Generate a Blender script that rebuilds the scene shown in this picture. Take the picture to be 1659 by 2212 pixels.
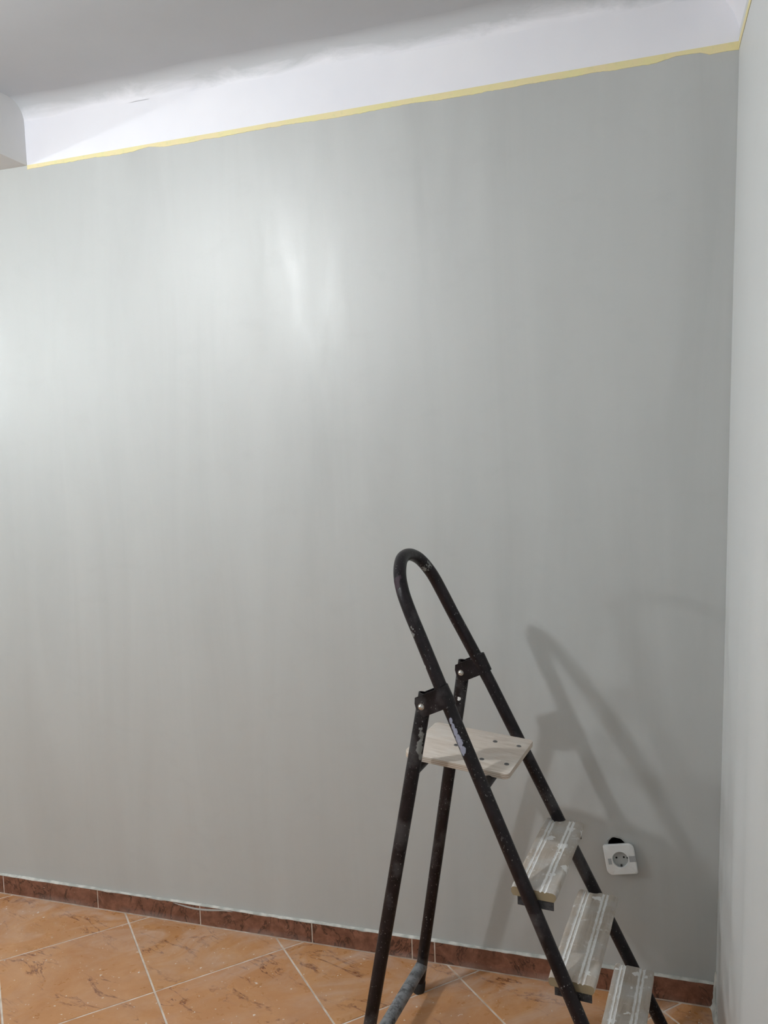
import bpy, bmesh, math, random
from mathutils import Vector, Matrix, noise as mnoise
random.seed(7)
scene = bpy.context.scene
for o in list(bpy.data.objects):
    bpy.data.objects.remove(o)
col = scene.collection
pi = math.pi

# ------------------------------------------------------------ camera
F_PX = 1755.4
yaw, pit, rol = -0.303198, -0.079148, -0.033054
fwd = Vector((math.sin(yaw)*math.cos(pit), math.cos(yaw)*math.cos(pit), math.sin(pit)))
rgt = Vector((math.cos(yaw), -math.sin(yaw), 0))
up = rgt.cross(fwd)
r2 = rgt*math.cos(rol) + up*math.sin(rol)
u2 = -rgt*math.sin(rol) + up*math.cos(rol)
cd = bpy.data.cameras.new('camera')
cam = bpy.data.objects.new('camera', cd)
col.objects.link(cam)
M = Matrix((r2, u2, -fwd)).transposed().to_4x4()
M.translation = Vector((-0.173794, -2.050469, 1.405344))
cam.matrix_world = M
cd.sensor_fit = 'VERTICAL'
cd.sensor_height = 36.0
cd.sensor_width = 27.0
cd.lens = F_PX/2212*36.0
cd.clip_start = 0.02
scene.camera = cam

# ------------------------------------------------------------ world, exposure, light levels
w = bpy.data.worlds.new('world'); scene.world = w; w.use_nodes = True
w.node_tree.nodes['Background'].inputs[0].default_value = (0.6, 0.62, 0.65, 1)
w.node_tree.nodes['Background'].inputs[1].default_value = 0.02
scene.view_settings.view_transform = 'Standard'
scene.view_settings.look = 'None'
scene.view_settings.gamma = 1
scene.view_settings.use_curve_mapping = False
scene.view_settings.exposure = 0.06
BULB_POS = (-1.68, -1.40, 2.15); BULB_STRENGTH = 1130; BULB_R = 0.035
FAR_BULB_POS = (-3.55, -1.85, 1.92); FAR_BULB_STRENGTH = 760; FAR_BULB_R = 0.04

# ------------------------------------------------------------ helpers
def lin(c):
    return tuple(((v/255)/12.92 if v/255 <= 0.04045 else ((v/255+0.055)/1.055)**2.4) for v in c) + (1,)

class NT:
    def __init__(s, name):
        s.m = bpy.data.materials.new(name); s.m.use_nodes = True
        s.t = s.m.node_tree; s.b = s.t.nodes['Principled BSDF']
    def n(s, typ, **kw):
        x = s.t.nodes.new(typ)
        for k, v in kw.items():
            if k.startswith('i_'):
                x.inputs[int(k[2:]) if k[2:].isdigit() else k[2:]].default_value = v
            else: setattr(x, k, v)
        return x
    def l(s, a, b): s.t.links.new(a, b)
    def coord(s, kind='Object', scale=(1, 1, 1), rot=(0, 0, 0), loc=(0, 0, 0), src=None):
        mp = s.n('ShaderNodeMapping')
        mp.inputs['Scale'].default_value = scale; mp.inputs['Rotation'].default_value = rot
        mp.inputs['Location'].default_value = loc
        if src is None:
            src = s.n('ShaderNodeTexCoord').outputs[kind]
        s.l(src, mp.inputs['Vector']); return mp.outputs[0]
    def aligned(s, ang, scale, src, loc=(0, 0, 0)):
        return s.coord(scale=scale, src=s.coord(rot=(0, 0, ang), loc=loc, src=src))
    def noise(s, vec, scale, detail=4, rough=0.5, dist=0.0):
        x = s.n('ShaderNodeTexNoise'); s.l(vec, x.inputs['Vector'])
        x.inputs['Scale'].default_value = scale; x.inputs['Detail'].default_value = detail
        x.inputs['Roughness'].default_value = rough; x.inputs['Distortion'].default_value = dist
        return x.outputs['Fac']
    def ramp(s, fac, p0, p1, c0=0.0, c1=1.0):
        x = s.n('ShaderNodeMapRange'); s.l(fac, x.inputs[0])
        x.inputs[1].default_value = p0; x.inputs[2].default_value = p1
        x.inputs[3].default_value = c0; x.inputs[4].default_value = c1
        return x.outputs[0]
    def math(s, op, a, b=None, clamp=False):
        x = s.n('ShaderNodeMath'); x.operation = op; x.use_clamp = clamp
        for i, v in ((0, a), (1, b)):
            if v is None: continue
            if isinstance(v, (int, float)): x.inputs[i].default_value = v
            else: s.l(v, x.inputs[i])
        return x.outputs[0]
    def mix(s, fac, a, b):
        x = s.n('ShaderNodeMix'); x.data_type = 'RGBA'
        for i, v in ((0, fac), (6, a), (7, b)):
            if isinstance(v, (int, float, tuple)): x.inputs[i].default_value = v
            else: s.l(v, x.inputs[i])
        return x.outputs[2]
    def sep(s, vec):
        x = s.n('ShaderNodeSeparateXYZ'); s.l(vec, x.inputs[0]); return x.outputs
    def base(s, c):
        if isinstance(c, tuple): s.b.inputs['Base Color'].default_value = c
        else: s.l(c, s.b.inputs['Base Color'])
    def rough(s, r):
        if isinstance(r, (int, float)): s.b.inputs['Roughness'].default_value = r
        else: s.l(r, s.b.inputs['Roughness'])
    def bump(s, h, strength=0.2, dist=0.002):
        x = s.n('ShaderNodeBump'); x.inputs['Strength'].default_value = strength
        x.inputs['Distance'].default_value = dist
        s.l(h, x.inputs['Height']); s.l(x.outputs[0], s.b.inputs['Normal'])
    def spot(s, c, rad, vec, nz=None, amp=0.5):
        """1 inside an ellipsoidal blot of colour at c (object space), ragged by noise"""
        a = s.n('ShaderNodeVectorMath'); a.operation = 'SUBTRACT'; s.l(vec, a.inputs[0]); a.inputs[1].default_value = c
        d = s.n('ShaderNodeVectorMath'); d.operation = 'DIVIDE'; s.l(a.outputs[0], d.inputs[0]); d.inputs[1].default_value = rad
        e = s.n('ShaderNodeVectorMath'); e.operation = 'LENGTH'; s.l(d.outputs[0], e.inputs[0])
        v = e.outputs['Value']
        if nz is not None: v = s.math('ADD', v, s.ramp(nz, 0.3, 0.7, -amp, amp))
        return s.ramp(v, 1.0, 0.85)

def link(name, me, mat, parent=None, smooth=False):
    o = bpy.data.objects.new(name, me); col.objects.link(o)
    if mat and not me.materials: me.materials.append(mat)
    if smooth:
        for p in me.polygons: p.use_smooth = True
    if parent: o.parent = parent
    return o
def build(name, bm, mat, parent=None, smooth=False, loc=None, autosmooth=None):
    me = bpy.data.meshes.new(name)
    bmesh.ops.recalc_face_normals(bm, faces=bm.faces)
    if autosmooth is not None:
        for e in bm.edges:
            e.smooth = not (len(e.link_faces) == 2 and e.calc_face_angle(0) > autosmooth)
        for f in bm.faces: f.smooth = True
    bm.to_mesh(me); bm.free()
    o = link(name, me, mat, parent, smooth)
    if loc: o.location = loc
    return o
def box(bm, lo, hi, bevel=0.0, seg=2, mat=None):
    r = bmesh.ops.create_cube(bm, size=1)
    for v in r['verts']:
        v.co = Vector([lo[i] + (v.co[i]+0.5)*(hi[i]-lo[i]) for i in range(3)])
    if mat is not None:
        for v in r['verts']: v.co = mat @ v.co
    if bevel:
        es = set(e for v in r['verts'] for e in v.link_edges)
        bmesh.ops.bevel(bm, geom=list(es), offset=bevel, segments=seg, profile=0.5, affect='EDGES')
def tube(bm, pts, r, seg=20, cap=True, wall=None, ref=Vector((0, 0, 1))):
    pts = [Vector(p) for p in pts]
    rad = r if isinstance(r, (list, tuple)) else [r]*len(pts)
    rings = []
    t0 = (pts[1]-pts[0]).normalized()
    nrm = ref - t0*ref.dot(t0)
    if nrm.length < 0.1:
        nrm = Vector((1, 0, 0)) - t0*t0.x
    nrm.normalize()
    for i, p in enumerate(pts):
        if i == 0: t = pts[1]-pts[0]
        elif i == len(pts)-1: t = pts[-1]-pts[-2]
        else: t = (pts[i+1]-pts[i]).normalized() + (pts[i]-pts[i-1]).normalized()
        t.normalize()
        nrm = (nrm - t*nrm.dot(t)).normalized(); b = t.cross(nrm)
        rings.append([bm.verts.new(p + (nrm*math.cos(2*pi*k/seg) + b*math.sin(2*pi*k/seg))*rad[i]) for k in range(seg)])
    for a, b in zip(rings, rings[1:]):
        for k in range(seg):
            bm.faces.new((a[k], a[(k+1) % seg], b[(k+1) % seg], b[k]))
    if cap:
        bm.faces.new(rings[0][::-1]); bm.faces.new(rings[-1])
    return rings
def extrude_poly(bm, poly, d0, d1):
    """poly: list of Vector; d0,d1 offset vectors"""
    a = [bm.verts.new(p+d0) for p in poly]; b = [bm.verts.new(p+d1) for p in poly]
    n = len(poly)
    bm.faces.new(a); bm.faces.new(b[::-1])
    for i in range(n): bm.faces.new((a[i], a[(i+1) % n], b[(i+1) % n], b[i]))
def struct(o, label=None):
    o['kind'] = 'structure'
    if label: o['label'] = label
    return o
def thing(name, label, cat, loc=(0, 0, 0), rz=0):
    o = bpy.data.objects.new(name, None); col.objects.link(o)
    o.location = loc; o.rotation_euler = (0, 0, rz); o['label'] = label; o['category'] = cat
    return o
def tag(o, label, cat):
    o['label'] = label; o['category'] = cat; return o

# ------------------------------------------------------------ room dimensions
XL, XR, YB, YF = -3.8, 0.0, 0.0, -4.2          # left wall, right wall base, back wall, wall behind the camera
ZC = 2.44
ZT0, ZT1 = 2.2838, 2.2672                      # masking tape height at x=0.05 and x=-1.88
def ztape(x): return ZT0 + (ZT1-ZT0)*(0.05-x)/1.93
LEAN = 0.0522/2.3                              # the right wall leans outwards a little

# ------------------------------------------------------------ materials: walls
def mat_wall(name, grey, streak, band, gloss=0.46):
    m = NT(name)
    oc = m.n('ShaderNodeTexCoord').outputs['Object']
    st = m.noise(m.coord(scale=(4.2, 4.2, 0.5), src=oc), 1.5, 5, 0.6, 0.8)      # vertical roller lanes
    st2 = m.noise(m.coord(scale=(2.2, 2.2, 0.7), src=oc), 1.3, 3, 0.5, 0.6)
    fine = m.noise(oc, 260, 2, 0.6)
    blot = m.noise(m.coord(scale=(1, 1, 1.6), src=oc), 9, 4, 0.6, 0.5)
    c = m.mix(m.ramp(st, 0.34, 0.66), tuple(v*(1-streak) for v in grey[:3])+(1,), tuple(v*(1+streak) for v in grey[:3])+(1,))
    c = m.mix(m.ramp(st2, 0.35, 0.7, 0, 0.5), c, tuple(v*(1+0.7*streak) for v in grey[:3])+(1,))
    c = m.mix(m.ramp(blot, 0.56, 0.70, 0, 0.25), c, tuple(v*(1-1.5*streak) for v in grey[:3])+(1,))
    if band:
        s = m.sep(oc)
        z = s[2]; k = (ZT0-ZT1)/1.93
        line = m.math('SUBTRACT', m.math('SUBTRACT', z, m.math('MULTIPLY', s[0], k)), m.ramp(s[0], -1.8805, -1.8795, 0.012, 0.0))
        # thin white spill of filler at the foot of the wall and the unpainted white band above the tape
        f = m.ramp(line, ZT0-0.05*k-0.003, ZT0-0.05*k-0.001)
        vn = m.noise(m.coord(scale=(1, 1, 1), src=oc), 4, 3, 0.5)
        white = m.mix(m.ramp(vn, 0.3, 0.7), (0.74, 0.745, 0.80, 1), (0.80, 0.80, 0.84, 1))
        c = m.mix(f, c, white)
        rg = m.math('ADD', m.ramp(st, 0.3, 0.7, gloss-0.07, gloss+0.07), m.math('MULTIPLY', f, 0.3))
    else:
        rg = m.ramp(st, 0.3, 0.7, gloss-0.07, gloss+0.07)
    m.base(c); m.rough(rg)
    m.b.inputs['Specular IOR Level'].default_value = 0.95
    hh = m.math('ADD', m.math('MULTIPLY', st, 0.28), m.math('ADD', m.math('MULTIPLY', blot, 0.25), m.math('MULTIPLY', fine, 0.12)))
    m.bump(hh, 0.35, 0.003)
    return m.m
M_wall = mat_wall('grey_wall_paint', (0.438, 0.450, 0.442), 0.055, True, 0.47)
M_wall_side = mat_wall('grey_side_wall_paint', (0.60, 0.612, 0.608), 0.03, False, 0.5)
M_wall_far = mat_wall('pale_blue_wall_paint', (0.70, 0.79, 0.79), 0.02, False, 0.6)
def mat_white(name, c=(0.76, 0.76, 0.78, 1)):
    m = NT(name); v = m.coord()
    n = m.noise(v, 5, 4, 0.6)
    m.base(m.mix(m.ramp(n, 0.3, 0.7), tuple(x*0.96 for x in c[:3])+(1,), c)); m.rough(0.8)
    m.bump(m.noise(v, 60, 3), 0.15, 0.002)
    return m.m
M_white = mat_white('white_paint')
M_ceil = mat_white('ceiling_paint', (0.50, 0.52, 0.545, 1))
def mat_cove():
    m = NT('cove_paint'); v = m.coord()
    n = m.noise(v, 5, 4, 0.6)
    wh = m.mix(m.ramp(n, 0.3, 0.7), (0.74, 0.745, 0.80, 1), (0.80, 0.80, 0.84, 1))
    z = m.sep(v)[2]
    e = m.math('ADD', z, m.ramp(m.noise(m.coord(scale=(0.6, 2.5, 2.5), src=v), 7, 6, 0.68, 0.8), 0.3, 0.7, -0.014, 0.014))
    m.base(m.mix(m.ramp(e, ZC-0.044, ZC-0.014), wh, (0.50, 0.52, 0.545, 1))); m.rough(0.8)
    m.bump(m.noise(v, 60, 3), 0.15, 0.002)
    return m.m
M_cove = mat_cove()
M_black = NT('black_plastic'); M_black.base((0.004, 0.004, 0.004, 1)); M_black.rough(0.8); M_black = M_black.m

# ------------------------------------------------------------ wall_back with the round box hole of the socket
HOLE = (-0.2300, 0.3862); HR = 0.0215
bm = bmesh.new()
x0, x1, z0, z1 = XL-0.1, 0.3, -0.05, ZC+0.1
s = 0.06
def q(bm, *p): return bm.faces.new([bm.verts.new(v) for v in p])
hx, hz = HOLE
xs = [x0, hx-s, hx+s, x1]; zs = [z0, hz-s, hz+s, z1]
for i in range(3):
    for j in range(3):
        if i == 1 and j == 1: continue
        q(bm, (xs[i], 0, zs[j]), (xs[i+1], 0, zs[j]), (xs[i+1], 0, zs[j+1]), (xs[i], 0, zs[j+1]))
N = 32; circ = []; sq = []; deep = []
for k in range(N):
    a = 2*pi*(k+0.5)/N; c_, s_ = math.cos(a), math.sin(a)
    rr_ = HR*(1+0.05*math.sin(3*a+1)+0.03*math.sin(7*a))
    circ.append(bm.verts.new((hx+rr_*c_, 0, hz+rr_*s_))); deep.append(bm.verts.new((hx+rr_*c_, 0.045, hz+rr_*s_)))
    mx = max(abs(c_), abs(s_)); sq.append(bm.verts.new((hx+s*c_/mx, 0, hz+s*s_/mx)))
for k in range(N):
    j = (k+1) % N
    bm.faces.new((circ[k], circ[j], sq[j], sq[k])); bm.faces.new((circ[j], circ[k], deep[k], deep[j]))
# square corners of the ring
for ka, cx_, cz_ in ((3, 1, 1), (11, -1, 1), (19, -1, -1), (27, 1, -1)):
    v = bm.verts.new((hx+s*cx_, 0, hz+s*cz_)); bm.faces.new((sq[ka], v, sq[(ka+1) % N]))
bm.faces.new(deep)
q(bm, (x0, 0.15, z0), (x1, 0.15, z0), (x1, 0.15, z1), (x0, 0.15, z1))
q(bm, (x0, 0, z0), (x0, 0.15, z0), (x0, 0.15, z1), (x0, 0, z1)); q(bm, (x1, 0, z0), (x1, 0.15, z0), (x1, 0.15, z1), (x1, 0, z1))
q(bm, (x0, 0, z0), (x1, 0, z0), (x1, 0.15, z0), (x0, 0.15, z0)); q(bm, (x0, 0, z1), (x1, 0, z1), (x1, 0.15, z1), (x0, 0.15, z1))
bmesh.ops.remove_doubles(bm, verts=bm.verts, dist=0.0003)
wall_back = struct(build('wall_back', bm, M_wall), 'freshly rolled grey wall with a white band left above the tape')
bm = bmesh.new()
rg = tube(bm, [(hx, 0.001, hz), (hx, 0.044, hz)], HR*0.91, 24, cap=False)
bm.faces.new(rg[-1])
build('junction_box', bm, M_black, wall_back)
# crumbly plaster rim over the hole
bm = bmesh.new()
pts = []
for k in range(15):
    a = pi*(0.12 + 0.76*k/14)
    pts.append((hx-0.002+(HR+0.003)*math.cos(a), -0.0005, hz+(HR+0.003)*math.sin(a)))
tube(bm, pts, [0.0006+0.0012*random.random() for _ in pts], 6)
build('plaster_rim', bm, M_wall, wall_back, smooth=True)

# ------------------------------------------------------------ wall_right: leaning, with uneven plaster
bm = bmesh.new()
ny, nz = 140, 24; grid = []
for j in range(nz+1):
    z = -0.05 + (ZC+0.15)*j/nz; row = []
    for i in range(ny+1):
        y = -(4.25)*((i/ny)**1.5)
        wv = 0.0
        fade = max(0.0, 1-z/1.7)
        # hollows and swells left by the trowel, stronger low on the wall
        for (yc, am, wd) in ((-0.028, 0.0022, 0.014), (-0.13, -0.003, 0.03), (-0.34, -0.008, 0.05), (-0.52, -0.008, 0.05), (-0.75, 0.006, 0.09)):
            wv += am*fade*math.exp(-((y-yc-0.03*(z))**2)/(wd*wd))
        row.append(bm.verts.new((LEAN*z + wv, y+0.0, z)))
    grid.append(row)
for j in range(nz):
    for i in range(ny):
        bm.faces.new((grid[j][i], grid[j][i+1], grid[j+1][i+1], grid[j+1][i]))
back = [bm.verts.new((0.3, grid[0][0].co.y, -0.05)), bm.verts.new((0.3, grid[0][-1].co.y, -0.05)), bm.verts.new((0.3, grid[0][-1].co.y, ZC+0.1)), bm.verts.new((0.3, 0, ZC+0.1))]
bm.faces.new(back)
bm.faces.new([grid[0][i] for i in range(ny+1)] + [back[1], back[0]])
bm.faces.new([grid[-1][i] for i in range(ny+1)] + [back[2], back[3]])
bm.faces.new([grid[j][-1] for j in range(nz+1)] + [back[2], back[1]])
bm.faces.new([grid[j][0] for j in range(nz+1)] + [back[3], back[0]])
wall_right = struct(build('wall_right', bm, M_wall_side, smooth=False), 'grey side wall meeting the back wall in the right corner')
for p in wall_right.data.polygons: p.use_smooth = len(p.vertices) == 4 and abs(p.normal.x) > 0.9

bm = bmesh.new(); box(bm, (XL-0.15, YF-0.1, -0.05), (XL, 0.0, ZC+0.1))
struct(build('wall_left', bm, M_wall_far))
bm = bmesh.new(); box(bm, (XL-0.15, YF-0.15, -0.05), (0.3, YF, ZC+0.1))
struct(build('wall_front', bm, M_wall_far))

# ------------------------------------------------------------ ceiling with coves
bm = bmesh.new(); box(bm, (XL-0.15, YF-0.15, ZC), (0.3, 0.15, ZC+0.12))
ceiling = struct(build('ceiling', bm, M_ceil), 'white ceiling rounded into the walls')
def cove_profile(R, n=12):
    """solid of the concave fillet: (distance from wall, z)"""
    return [(R-R*math.cos(a), ZC-R+R*math.sin(a)) for a in [pi/2*k/n for k in range(n+1)]]
RB = 0.05
bm = bmesh.new()
prof = cove_profile(RB); cols_ = []
for i in range(61):
    x = XL + (0.1-XL)*i/60
    jit = 0.004*math.sin(x*9.1)+0.003*math.sin(x*23)
    cols_.append([bm.verts.new((x, -(d+jit*(k/12)) , zz)) for k, (d, zz) in enumerate(prof)] + [bm.verts.new((x, 0.02, ZC+0.02)), bm.verts.new((x, 0.02, prof[0][1]))])
for a, b in zip(cols_, cols_[1:]):
    n = len(a)
    for k in range(n): bm.faces.new((a[k], a[(k+1) % n], b[(k+1) % n], b[k]))
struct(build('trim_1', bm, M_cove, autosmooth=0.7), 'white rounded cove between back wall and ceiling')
RR = 0.16
bm = bmesh.new(); prof = cove_profile(RR, 16); cols_ = []
for i in range(41):
    y = 0.0 + YF*i/40
    cols_.append([bm.verts.new((LEAN*ZC - d - (0.0004 if k else -0.0035), y, zz)) for k, (d, zz) in enumerate(prof)] + [bm.verts.new((LEAN*ZC+0.03, y, ZC+0.02)), bm.verts.new((LEAN*ZC+0.03, y, prof[0][1]))])
for a, b in zip(cols_, cols_[1:]):
    n = len(a)
    for k in range(n): bm.faces.new((a[k], a[(k+1) % n], b[(k+1) % n], b[k]))
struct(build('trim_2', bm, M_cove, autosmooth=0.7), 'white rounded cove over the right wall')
# beam at the upper left
bm = bmesh.new(); box(bm, (-2.30, YF, 2.266), (-1.88, 0.0, ZC+0.01), 0.001, 1)
beam = struct(build('trim_3', bm, mat_white('beam_paint', (0.70, 0.70, 0.70, 1))), 'pale boxed beam running across the ceiling at upper left')

# ------------------------------------------------------------ masking tape (ragged lower edge where the grey paint overlaps)
mt = NT('masking_tape_paper'); v = mt.coord()
n1 = mt.noise(v, 14, 3); n2 = mt.noise(v, 70, 3)
c = mt.mix(mt.ramp(n1, 0.35, 0.7), lin((222, 214, 158)), lin((226, 210, 168)))
c = mt.mix(mt.ramp(n2, 0.55, 0.75, 0, 0.3), c, lin((190, 196, 150)))
mt.base(c); mt.rough(0.7); M_tape = mt.m
def hsh(x, s=1.0, k=0): return mnoise.noise(Vector((x*s, k*7.3, 1.7)))
bm = bmesh.new(); n = 900; rows = []
XT0, XT1 = -1.879, 0.0512
for i in range(n+1):
    x = XT0+(XT1-XT0)*i/n
    wd = 0.0155 + 0.0045*hsh(x, 3.1) + 0.003*hsh(x, 13) + 0.0015*hsh(x, 60, 2) + 0.0008*hsh(x, 190, 3) + 0.003*(x+1.0)
    if -1.52 < x < -1.42: wd *= 0.55+0.4*abs(x+1.47)/0.05            # painted over short stretch
    if x > -0.14: wd *= 1-0.45*min(1, (x+0.14)/0.06)*(1 if x < -0.03 else max(0.0, 1-(x+0.03)/0.02))
    wd = max(0.004, wd)
    zt = ztape(x) + 0.0006*hsh(x, 5, 5)
    rows.append([bm.verts.new((x, -0.0002, zt)), bm.verts.new((x, -0.0010, zt-0.0003)), bm.verts.new((x, -0.0010, zt-wd+0.0003)), bm.verts.new((x, -0.0002, zt-wd))])
for a, b in zip(rows, rows[1:]):
    for k in range(4): bm.faces.new((a[k], a[(k+1) % 4], b[(k+1) % 4], b[k]))
bm.faces.new(rows[0]); bm.faces.new(rows[-1])
tag(build('masking_tape', bm, M_tape), 'long yellow masking tape strip along the top of the grey back wall', 'tape')
bm = bmesh.new(); n = 500; rows = []
for i in range(n+1):
    y = -0.004 - 2.6*i/n
    wd = 0.016+0.004*hsh(y, 5, 9)+0.002*hsh(y, 31, 9)
    zt = 2.2845
    xo = LEAN*zt
    rows.append([bm.verts.new((xo-0.0003, y, zt)), bm.verts.new((xo-0.0014, y, zt-0.0003)), bm.verts.new((xo-0.0014-LEAN*wd, y, zt-wd)), bm.verts.new((xo-0.0003-LEAN*wd, y, zt-wd))])
for a, b in zip(rows, rows[1:]):
    for k in range(4): bm.faces.new((a[k], a[(k+1) % 4], b[(k+1) % 4], b[k]))
bm.faces.new(rows[0]); bm.faces.new(rows[-1])
tag(build('masking_tape', bm, M_tape), 'yellow masking tape seen edge-on, rising along the right wall from the corner', 'tape')

# ------------------------------------------------------------ floor: grout bed and diagonal tiles
def mat_tile():
    m = NT('orange_floor_tile')
    oc = m.n('ShaderNodeTexCoord').outputs['Object']
    oi = m.n('ShaderNodeObjectInfo')
    off = m.n('ShaderNodeVectorMath'); off.operation = 'ADD'
    sc = m.n('ShaderNodeVectorMath'); sc.operation = 'SCALE'; m.l(oi.outputs['Location'], sc.inputs[0]); sc.inputs['Scale'].default_value = 3.7
    m.l(oc, off.inputs[0]); m.l(sc.outputs[0], off.inputs[1]); vv = off.outputs[0]
    geo = m.n('ShaderNodeNewGeometry').outputs['Position']
    n1 = m.noise(vv, 6, 5, 0.6, 0.6); n2 = m.noise(vv, 40, 4, 0.6)
    c = m.mix(m.ramp(n1, 0.35, 0.68), lin((182, 130, 82)), lin((200, 150, 102)))
    c = m.mix(m.ramp(n2, 0.35, 0.75, 0, 0.35), c, lin((172, 120, 78)))
    rp = m.math('MULTIPLY', m.ramp(oi.outputs['Random'], 0, 1), 0.22)
    c = m.mix(rp, c, lin((190, 126, 90)))
    # branching brown veins along one tile diagonal
    vc = m.aligned(0.22, (1.0, 3.4, 1), vv)
    a = m.noise(vc, 4.6, 6, 0.62, 0.7)
    line = m.ramp(m.math('ABSOLUTE', m.math('SUBTRACT', a, 0.5)), 0.022, 0.004)
    gate = m.ramp(m.noise(m.aligned(0.22, (1, 2.6, 1), vv, (3, 1, 0)), 3.6, 3, 0.5), 0.49, 0.57)
    fade = m.ramp(m.noise(vv, 60, 3), 0.35, 0.6, 0.25, 1)
    vein = m.math('MULTIPLY', m.math('MULTIPLY', line, gate), fade)
    c = m.mix(m.math('MULTIPLY', vein, 0.9), c, lin((104, 52, 32)))
    # plaster dust: wipes and a pale film, heavier close to the wall
    y = m.sep(geo)[1]
    near = m.ramp(y, -0.30, 0.0, 0.25, 1.0)
    d1 = m.ramp(m.noise(m.aligned(-0.6, (1, 1.8, 1), geo), 3.6, 6, 0.68, 1.8), 0.44, 0.66)
    dust = m.math('MULTIPLY', m.math('MULTIPLY', d1, near), 0.62)
    c = m.mix(dust, c, lin((205, 185, 172)))
    # dried paint drips: sparse voronoi cells of several sizes
    tot = None
    for sc_, th, pr, k in ((24, 0.17, 0.62, 0), (52, 0.22, 0.60, 1), (110, 0.26, 0.55, 2)):
        vo = m.n('ShaderNodeTexVoronoi'); vo.inputs['Scale'].default_value = sc_
        vv2 = m.coord(loc=(k*1.3, k*2.1, 0), src=geo)
        wob = m.n('ShaderNodeVectorMath'); wob.operation = 'ADD'; m.l(vv2, wob.inputs[0])
        nn = m.n('ShaderNodeTexNoise'); nn.inputs['Scale'].default_value = sc_*3; m.l(vv2, nn.inputs['Vector'])
        ms = m.n('ShaderNodeVectorMath'); ms.operation = 'SCALE'; m.l(nn.outputs['Color'], ms.inputs[0]); ms.inputs['Scale'].default_value = 0.8/sc_
        m.l(ms.outputs[0], wob.inputs[1]); m.l(wob.outputs[0], vo.inputs['Vector'])
        sp = m.sep(vo.outputs['Color'])
        g = m.ramp(sp[0], pr+0.22, pr+0.24)
        r_ = m.math('MULTIPLY', sp[1], th)
        dd = m.math('SUBTRACT', vo.outputs['Distance'], r_)
        s1 = m.math('MULTIPLY', m.ramp(dd, 0.0, -0.04), g)
        tot = s1 if tot is None else m.math('MAXIMUM', tot, s1)
    clus = m.ramp(m.noise(geo, 3.1, 3, 0.6), 0.33, 0.50)
    tot = m.math('MULTIPLY', tot, clus)
    c = m.mix(m.math('MULTIPLY', tot, 0.8), c, lin((222, 216, 208)))
    m.base(c)
    rgh = m.math('ADD', m.math('MULTIPLY', dust, 0.7), m.math('ADD', m.ramp(n2, 0.3, 0.7, 0.24, 0.36), m.math('MULTIPLY', tot, 0.4)))
    m.rough(rgh); m.b.inputs['Specular IOR Level'].default_value = 0.4
    m.bump(m.math('ADD', m.math('MULTIPLY', tot, 1.0), m.math('MULTIPLY', n1, 0.2)), 0.3, 0.001)
    return m.m
M_tile = mat_tile()
mg = NT('pale_grout'); v = mg.coord(); g1 = mg.noise(v, 30, 4); g2 = mg.noise(v, 220, 2)
mg.base(mg.mix(mg.ramp(g1, 0.3, 0.7), lin((188, 168, 150)), lin((226, 216, 206)))); mg.rough(0.9); mg.bump(g2, 0.4, 0.001); M_grout = mg.m
bm = bmesh.new(); box(bm, (XL-0.1, YF-0.1, -0.1), (0.25, 0.1, -0.0014))
floor = struct(build('floor', bm, M_grout), 'orange-brown tiles laid diagonally with pale grout, spotted with paint')
S = 0.36; Q = S*math.sqrt(2); XE = -1.1898; XBB = -1.0921
def clip(poly, f):
    out = []
    for i in range(len(poly)):
        a, b = poly[i], poly[(i+1) % len(poly)]
        fa, fb = f(a), f(b)
        if fa >= 0: out.append(a)
        if (fa >= 0) != (fb >= 0):
            t = fa/(fa-fb); out.append((a[0]+(b[0]-a[0])*t, a[1]+(b[1]-a[1])*t))
    return out
G = 0.0025*math.sqrt(2)
full = None
def prism(poly, top=0.0, bot=-0.008, ch=0.0009):
    bm = bmesh.new(); n = len(poly)
    cx_ = sum(p[0] for p in poly)/n; cy_ = sum(p[1] for p in poly)/n
    def inset(p, d):
        vx, vy = cx_-p[0], cy_-p[1]; L = math.hypot(vx, vy) or 1
        return (p[0]+vx/L*d, p[1]+vy/L*d)
    r0 = [bm.verts.new((p[0], p[1], bot)) for p in poly]
    r1 = [bm.verts.new((p[0], p[1], top-ch)) for p in poly]
    r2_ = [bm.verts.new((*inset(p, ch*1.3), top)) for p in poly]
    for a, b in ((r0, r1), (r1, r2_)):
        for i in range(n): bm.faces.new((a[i], a[(i+1) % n], b[(i+1) % n], b[i]))
    bm.faces.new(r2_)
    bm.faces.new(r0[::-1])
    return bm
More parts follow.
